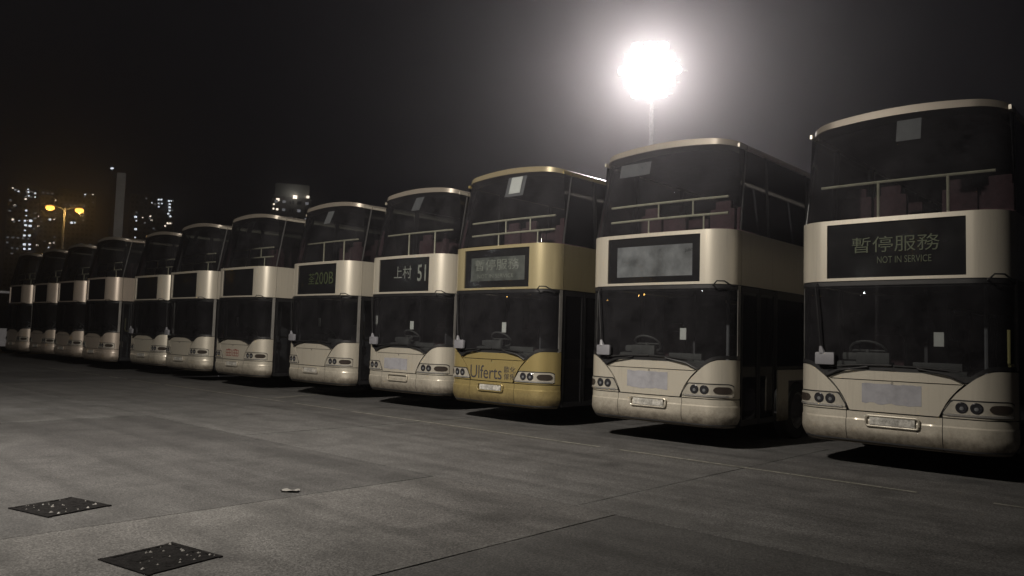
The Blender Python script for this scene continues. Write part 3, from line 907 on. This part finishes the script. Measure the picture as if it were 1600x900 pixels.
cuts = {0: [-30, -22, -14, -6.3, -1, 6], 1: [-30, -24.5, -18.5, -13.6, -9.9, -6.3, -3.95, -.2, 6],
        2: [-44, -38, -33, -28, -22.6, -16.7, -10.4, -4.4, 1.4, 7], 3: [-44, -32, -20, -8, 7]}
tint = {0: 'abca b'.replace(' ', ''), 1: 'acabbcba', 2: 'acabcaaac'[:9], 3: 'abca'}
for r_, (y0, y1) in enumerate(rows):
    cs = cuts[r_]
    for i in range(len(cs) - 1):
        t = tint[r_][i % len(tint[r_])]
        slab(cs[i], cs[i + 1], y0, y1, M['slab_' + t], .02 + .0015 * ((i * 7 + r_ * 3) % 3))
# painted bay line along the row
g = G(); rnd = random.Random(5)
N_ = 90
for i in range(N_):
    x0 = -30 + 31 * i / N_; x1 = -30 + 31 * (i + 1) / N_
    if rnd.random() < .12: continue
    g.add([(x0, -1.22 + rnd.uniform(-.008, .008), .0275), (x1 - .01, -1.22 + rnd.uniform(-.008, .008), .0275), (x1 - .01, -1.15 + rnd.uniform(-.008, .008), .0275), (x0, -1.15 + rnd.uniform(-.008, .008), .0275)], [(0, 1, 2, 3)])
ln = g.obj("painted_line_and_light", M['line'], yard)

g = G(); rnd = random.Random(9)  # pale strip painted in for light leaking out under the buses
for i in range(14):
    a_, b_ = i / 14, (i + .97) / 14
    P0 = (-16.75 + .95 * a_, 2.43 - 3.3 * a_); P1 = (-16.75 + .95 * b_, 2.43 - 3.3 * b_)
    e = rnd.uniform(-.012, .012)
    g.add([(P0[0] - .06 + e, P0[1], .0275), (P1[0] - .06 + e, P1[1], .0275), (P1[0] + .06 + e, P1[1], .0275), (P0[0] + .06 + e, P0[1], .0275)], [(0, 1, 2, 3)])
g.obj("painted_line_and_light", M['line'], yard)

# sunken square drain pits filled with tar and stones
def pit(cx_, cy_, wx, wy, rz, label, seed):
    t = empty("drain_pit", (cx_, cy_, .022), label, "drain pit", "square drain pits in the pavement", rz)
    rnd = random.Random(seed); n = 16
    v = []; f = []
    for i in range(n + 1):
        for j in range(n + 1):
            e = min(i, j, n - i, n - j)
            v.append((-wx / 2 + wx * i / n + (rnd.uniform(-.012, .012)), -wy / 2 + wy * j / n + rnd.uniform(-.012, .012), .004 if e == 0 else rnd.uniform(.004, .018)))
    f = [(i * (n + 1) + j, (i + 1) * (n + 1) + j, (i + 1) * (n + 1) + j + 1, i * (n + 1) + j + 1) for i in range(n) for j in range(n)]
    mesh_obj("tar_fill", v, f, M['tar'], t, False)
    g = G()
    for k in range(24):
        px, py = rnd.uniform(-wx * .47, wx * .47), rnd.uniform(-wy * .47, wy * .47)
        s = rnd.choice([.005, .006, .008, .010, .015]); a = rnd.uniform(0, 3)
        vv = []
        for q in range(6):
            r = s * rnd.uniform(.6, 1.2); vv.append((px + r * math.cos(a + q * PI / 3), py + r * math.sin(a + q * PI / 3), .012))
        vv.append((px, py, .016 + s * .6))
        g.add(vv, [(q, (q + 1) % 6, 6) for q in range(6)])
    o = g.obj("stones", M['stone'], t); o['kind'] = 'stuff'
    fr = G()
    for (c, d) in (((0, -wy / 2, .004), (wx + .05, .03, .012)), ((0, wy / 2, .004), (wx + .05, .03, .012)), ((-wx / 2, 0, .004), (.03, wy - .035, .012)), ((wx / 2, 0, .004), (.03, wy - .035, .012))):
        fr.box(c, d)
    fr.obj("rim", M['tar'], t)
pit(-7.10, -7.95, .50, .50, math.radians(14), "dark square drain pit with pale stones, the farther left of the two in the pavement", 3)
pit(-5.14, -7.97, .50, .50, math.radians(10), "dark square drain pit with pale stones, the nearer one at the bottom edge", 4)
# litter
g = G(); rnd = random.Random(2)
v = []; n = 5
for i in range(n + 1):
    for j in range(4): v.append((-.08 + .16 * i / n, -.05 + .1 * j / 3 + rnd.uniform(-.01, .01), .004 + rnd.uniform(0, .020)))
o = mesh_obj("paper_scrap", v, [(i * 4 + j, (i + 1) * 4 + j, (i + 1) * 4 + j + 1, i * 4 + j + 1) for i in range(n) for j in range(3)], M['litter'])
o.location = (-6.51, -6.18, .022); o.rotation_euler = (0, 0, .7)
o['label'] = "crumpled pale paper scrap lying on the pavement left of centre"; o['category'] = "litter"

# ------------------------------------------------------------------ lamps
def pole_mesh(g, h, r0, r1): return g.tube([(0, 0, 0), (0, 0, h * .5), (0, 0, h)], [r0, (r0 + r1) / 2, r1], 12)
def spot(loc, target, power, col, size, angle=160, blend=.6, par=None):
    ld = bpy.data.lights.new("lamp_light", 'SPOT'); ld.energy = power; ld.color = col
    ld.shadow_soft_size = size; ld.spot_size = math.radians(angle); ld.spot_blend = blend
    o = bpy.data.objects.new("lamp_light", ld); COL.objects.link(o)
    o.location = loc
    o.rotation_euler = (Vector(target) - Vector(loc)).to_track_quat('-Z', 'Y').to_euler()
    return o
FL = Vector((-26.03, 30.0, 18.32))
fm = empty("floodlight_mast", (FL.x - .1, FL.y + .5, 0), "tall floodlight mast glaring white behind the buses", "floodlight mast")
g = pole_mesh(G(), 19.8, .24, .11); g.obj("pole", M['galv'], fm, True)
g = G()
for k in range(46):
    z = 2 + k * .36; s = 1 if k % 2 else -1
    g.tube([(s * .1, 0, z), (s * .42, 0, z + .02)], .018, 5)
g.obj("climbing_rungs", M['galv'], fm, True)
hd_dir = (CO - FL).normalized()
aim = hd_dir.to_track_quat('Y', 'Z').to_matrix()
g = G()
for z_, w_ in ((19.72, 1.1), (19.02, 1.5), (18.32, 1.9), (17.62, 1.5), (16.92, 1.1)): g.tube([(-w_, w_ * -.45 + .1, z_), (w_, w_ * .45 + .1, z_)], .05, 8)
g.obj("crossarm", M['galv'], fm, True)
fl_pos = [(x_ * .80 + (.40 if r_ % 2 else 0), (r_ - 2) * .70) for r_, xs_ in enumerate(((-1, 0, 1), (-2, -1, 0, 1), (-2, -1, 0, 1, 2), (-2, -1, 0, 1), (-1, 0, 1))) for x_ in xs_]  # heads added until their lenses fill the glare disc; all aim alike
for (a, b) in fl_pos:
    c = Vector((.1, -.5, 18.32)) + aim @ Vector((a, 0, b))
    g = G().box((0, -.17, 0), (.74, .24, .62), .05); g.v = [tuple(c + aim @ Vector(p)) for p in g.v]
    hh = g.obj("floodlight_head", M['galv'], fm, True)
    n = 14; v = [(0, -.03, 0)] + [(.34 * math.cos(2 * PI * k / n), -.05, .28 * math.sin(2 * PI * k / n)) for k in range(n)]
    v = [tuple(c + aim @ (Vector(p) + Vector((0, .02, 0)))) for p in v]
    mesh_obj("lens", v, [(0, 1 + k, 1 + (k + 1) % n) for k in range(n)], M['flood_hot' if math.hypot(a, b) < .9 else ('flood' if math.hypot(a, b) < 1.45 else 'flood_dim')], hh, True)
spot(FL + hd_dir * .5, CO + Vector((-4, 2, -1)), 19000, (1.0, .93, .91), .6, 70, 1.0)

# yard floodlight in front of the row, just outside the frame to the left
KL = Vector((-7.2, -10.6, 9.0))
km = empty("yard_floodlight", (KL.x, KL.y - .6, 0), "yard floodlight mast standing in front of the row of buses", "floodlight mast")
g = pole_mesh(G(), 9.3, .12, .07); g.obj("pole", M['galv'], km, True)
g = G().box((0, .25, 9.2), (.7, .6, .18), .04); g.obj("floodlight_head", M['galv'], km, True)
mesh_obj("lens", [(-.3, .02, 9.1), (.3, .02, 9.1), (.3, .5, 9.1), (-.3, .5, 9.1)], [(0, 1, 2, 3)], emit("yard_lens", (1, .92, .8), 260), km)
spot((KL.x, KL.y - .35, 9.0), (-17, -1.5, 0), 12200, (1.0, .92, .82), .25, 158, 1.0)

# twin sodium street lamps
def twin(loc, h, rz, label, power, scale=1.0):
    t = empty("street_lamp", loc, label, "street lamp", "twin-headed sodium street lamps", rz)
    pole_mesh(G(), h, .14, .07).obj("pole", M['galv'], t, True)
    for s in (-1, 1):
        G().tube([(0, 0, h - .25), (s * .5, 0, h - .02), (s * 1.0, 0, h + .05)], .045, 8).obj("arm", M['galv'], t, True)
        g = G().box((s * 1.28, 0, h + .08), (.8, .34, .16), .05); hh = g.obj("lamp_head", M['galv'], t, True)
        g = G(); R0 = .27 * scale; n_ = 12
        v = [(s * 1.28 + R0 * 1.2 * math.cos(2 * PI * k / n_) * math.sin(PI * (.25 + .75 * j / 6)), R0 * math.sin(2 * PI * k / n_) * math.sin(PI * (.25 + .75 * j / 6)), h - .02 + R0 * .8 * (math.cos(PI * (.25 + .75 * j / 6)) - .6)) for j in range(7) for k in range(n_)]
        g.add(v, [(j * n_ + k, j * n_ + (k + 1) % n_, (j + 1) * n_ + (k + 1) % n_, (j + 1) * n_ + k) for j in range(6) for k in range(n_)])
        g.obj("lens", M['sodium_near' if power else 'sodium'], hh, True)
    if power:
        for s in (-1, 1):
            ld = bpy.data.lights.new("sodium_light", 'POINT'); ld.energy = power; ld.color = (1, .6, .18); ld.shadow_soft_size = .2
            o = bpy.data.objects.new("sodium_light", ld); COL.objects.link(o); o.parent = t
            o.location = (s * 1.28, 0, h - .4)
lx, ly = -86.0, 16.4
twin((lx, ly, 0), 13.3, math.atan2(17.6 - 15.3, -85.6 + 86.3), "twin sodium street lamp glowing orange beyond the left end of the row", 520, 1.25)
twin((-40.2, -49.8, 0), 5.9, 0.4, "twin sodium street lamp seen reflected in the windscreen of the blank-blind bus", 0, .6)
def single(loc, h, label, led=True):
    t = empty("yard_lamp", loc, label, "street lamp", "lamps across the yard seen only as reflections")
    pole_mesh(G(), h, .09, .05).obj("pole", M['galv'], t, True)
    G().box((0, 0, h + .1), (.5, .3, .14), .04).obj("lamp_head", M['galv'], t, True)
    G().box((0, 0, h - .03), (.26, .2, .12), .04).obj("lens", M['white_led'] if led else M['sodium'], t, True)
for (p, h, led, lab) in (((-17.0, -57.7, 0), 10.7, False, "sodium lamp mirrored as an orange dot in the nearest bus's blind"),
                    ((-25.6, -55.8, 0), 6.2, True, "white lamp mirrored at the top left of the nearest bus's windscreen"),
                    ((-48.2, -45.3, 0), 5.4, False, "low sodium lamp mirrored in the yellow bus's windscreen"),
                    ((-52.4, -42.2, 0), 9.6, True, "white lamp mirrored in the yellow bus's blind"),
                    ((-57.5, -38.9, 0), 7.3, True, "white lamp mirrored in the route 51 bus's blind"),
                    ((-76.1, -25.4, 0), 7.0, False, "sodium lamp mirrored in the plain hood bus's blind")):
    single(p, h, lab, led)

# ------------------------------------------------------------------ far towers
def px(x, y, D):
    d = CV + CR * ((x - 800) / 1217.35) - CU * ((y - 450) / 1217.35)
    t = D / math.hypot(d.x, d.y); return CO + d * t
def tower(x0, x1, ytop, D, label, lit, wall='wall', name="tower_block", crown=None, depth=18.0, windows=True):
    a, b = px(x0, ytop, D), px(x1, ytop, D)
    h = (a.z + b.z) / 2
    u = Vector((b.x - a.x, b.y - a.y, 0)); wdt = u.length; u.normalize(); rz = math.atan2(u.y, u.x)
    t = empty(name, (a.x, a.y, 0), label, "building" if windows else "tower", None, rz)
    g = G().box((wdt / 2, depth / 2, h / 2), (wdt, depth, h))
    if windows:
        g.box((wdt * .5, depth * .5, h + 1.5), (wdt * .4, depth * .4, 3.0))
        nb = max(2, int(wdt // 6))
        for i in range(nb + 1): g.box((wdt * i / nb, -.25, h / 2 - .5), (.5, .5, h - 1))
    g.obj("wall", M[wall], t)
    inv = Matrix.Rotation(-rz, 3, 'Z')
    if windows:
        g = G(); nf = int(h // 3); nc = max(2, int(wdt // 2.4))
        for fl in range(1, nf):
            for c in range(nc):
                xx = wdt * (c + .5) / nc; g.box((xx, -.03, fl * 3 + 1.6), (wdt / nc * .55, .1, 1.3))
        o = g.obj("window", M['panedark'], t); o['kind'] = 'stuff'
    me = {}
    for (wx, wy, sz, warm) in lit:
        P = px(wx, wy, D); loc = inv @ (P - Vector((a.x, a.y, 0)))
        key = (round(sz, 2), warm)
        if key not in me:
            me[key] = me_from(G().box((0, 0, 0), (1.15 * sz, .16, .95 * sz)), "lit_window", M['panewarm' if warm else 'panelit'], False)
        o = link("lit_window", me[key], t); o.location = (loc.x, -.12, P.z)
    if windows and wdt > 9:
        rd = random.Random(int(x0)); dm = me_from(G().box((0, 0, 0), (1.2, .16, 1.0)), "lit_window", M['panedim'], False)
        for k in range(30):
            o = link("lit_window", dm, t)
            o.location = (wdt * (int(rd.random() * nc) + .5) / nc, -.125, (nf - 1 - int(rd.random() ** 1.2 * nf * .6)) * 3 + 1.6)
    if crown:
        ld = bpy.data.lights.new('roof_light', 'POINT'); ld.energy = 170; ld.color = (1, .96, .88); ld.shadow_soft_size = .3
        o = bpy.data.objects.new('roof_light', ld); COL.objects.link(o); o.parent = t; o.location = (wdt * .55, -3.0, h + .3)
        G().box((wdt / 2, depth / 2, h + crown / 2), (wdt * .9, depth * .9, crown)).obj("crown", M['wallpale'], t)
    return t
lit = [(25, 297, 1, 0), (29, 299, .7, 0), (20, 294, .6, 1), (44, 296, .6, 0), (44, 300, .9, 0), (45, 306, .7, 0), (55, 302, .8, 0), (40, 311, .8, 1), (55, 308, .6, 0), (23, 321, .8, 1),
       (41, 329, .9, 0), (41, 337, .6, 0), (39, 345, .9, 0), (48, 345, 1.3, 0), (40, 352, 1.1, 0), (47, 353, 1.2, 0), (20, 343, .9, 1), (39, 360, .7, 0), (38, 368, 1, 0), (46, 368, 1, 0), (38, 382, 1.2, 0), (46, 382, 1, 0), (38, 389, 1, 0), (46, 389, 1, 0), (44, 396, .8, 0), (30, 345, .5, 0)]
tower(14, 62, 288, 520, "high residential tower with stacked bright windows at the left edge of the skyline", lit)
lit = [(78, 343, 1.1, 0), (84, 343, .7, 1), (112, 348, 1.3, 0), (117, 348, .8, 0), (60, 353, .8, 1), (58, 383, .9, 1), (78, 380, .8, 1), (84, 379, .7, 1), (76, 387, .6, 0), (133, 304, .7, 0), (145, 304, .6, 1), (87, 313, .5, 1), (60, 338, .6, 1)]
tower(64, 150, 300, 560, "broad dark residential tower behind the sodium street lamp", lit)
lit = [(238, 317, .8, 0), (248, 312, .9, 0), (252, 312, .9, 0), (248, 318, .8, 0), (253, 318, .7, 0), (248, 323, .7, 0), (264, 314, 1, 0), (268, 314, .8, 0), (265, 324, 1.1, 0), (265, 329, 1, 0), (263, 334, 1, 0), (266, 338, 1, 0), (262, 349, 1, 1), (266, 349, 1, 1), (258, 353, .8, 1), (265, 319, .9, 0),
       (212, 339, 1.2, 0), (213, 345, .7, 0), (212, 358, 1.1, 0), (211, 371, .7, 0), (235, 338, .8, 1), (237, 344, .8, 1), (223, 340, .5, 1)]
tower(204, 274, 306, 520, "residential tower with a bright column of windows right of the concrete chimney", lit)
tower(183, 197, 270, 60, "slim grey concrete chimney standing above the left buses", [], 'chim', "chimney", None, .7, False)
lit = [(461, 308, 1.3, 1), (481, 308, .9, 1), (434, 312, 1, 1), (433, 327, .7, 1), (427, 326, .6, 1), (428, 319, .5, 1)]
tower(426, 486, 308, 300, "blocky building with a pale top storey behind the emblem bus", lit, 'wall', "tower_block", 5.0, 14)
# small beacon lamp high left of the chimney: on a thin mast
P = px(175, 264, 400)
t = empty("beacon_mast", (P.x, P.y, 0), "thin mast with a white lamp on top, left of the concrete chimney", "mast")
pole_mesh(G(), P.z, .35, .15).obj("pole", M['galv'], t, True)
G().box((0, 0, P.z + .3), (1.6, 1.0, .5), .15).obj("lens", M['panelit'], t, True)

# ------------------------------------------------------------------ haze
hb = G().box((-250, 150, 69), (1000, 800, 140))
hz, nt, N, p = newmat("haze_air")
N.remove(p)
vp = N.new("ShaderNodeVolumePrincipled")
vp.inputs["Color"].default_value = (.86, .84, .86, 1)
vp.inputs["Density"].default_value = 0.0017
vp.inputs["Anisotropy"].default_value = 0.86
nt.links.new(vp.outputs[0], N["Material Output"].inputs["Volume"])
o = hb.obj("haze", hz); o['kind'] = 'stuff'
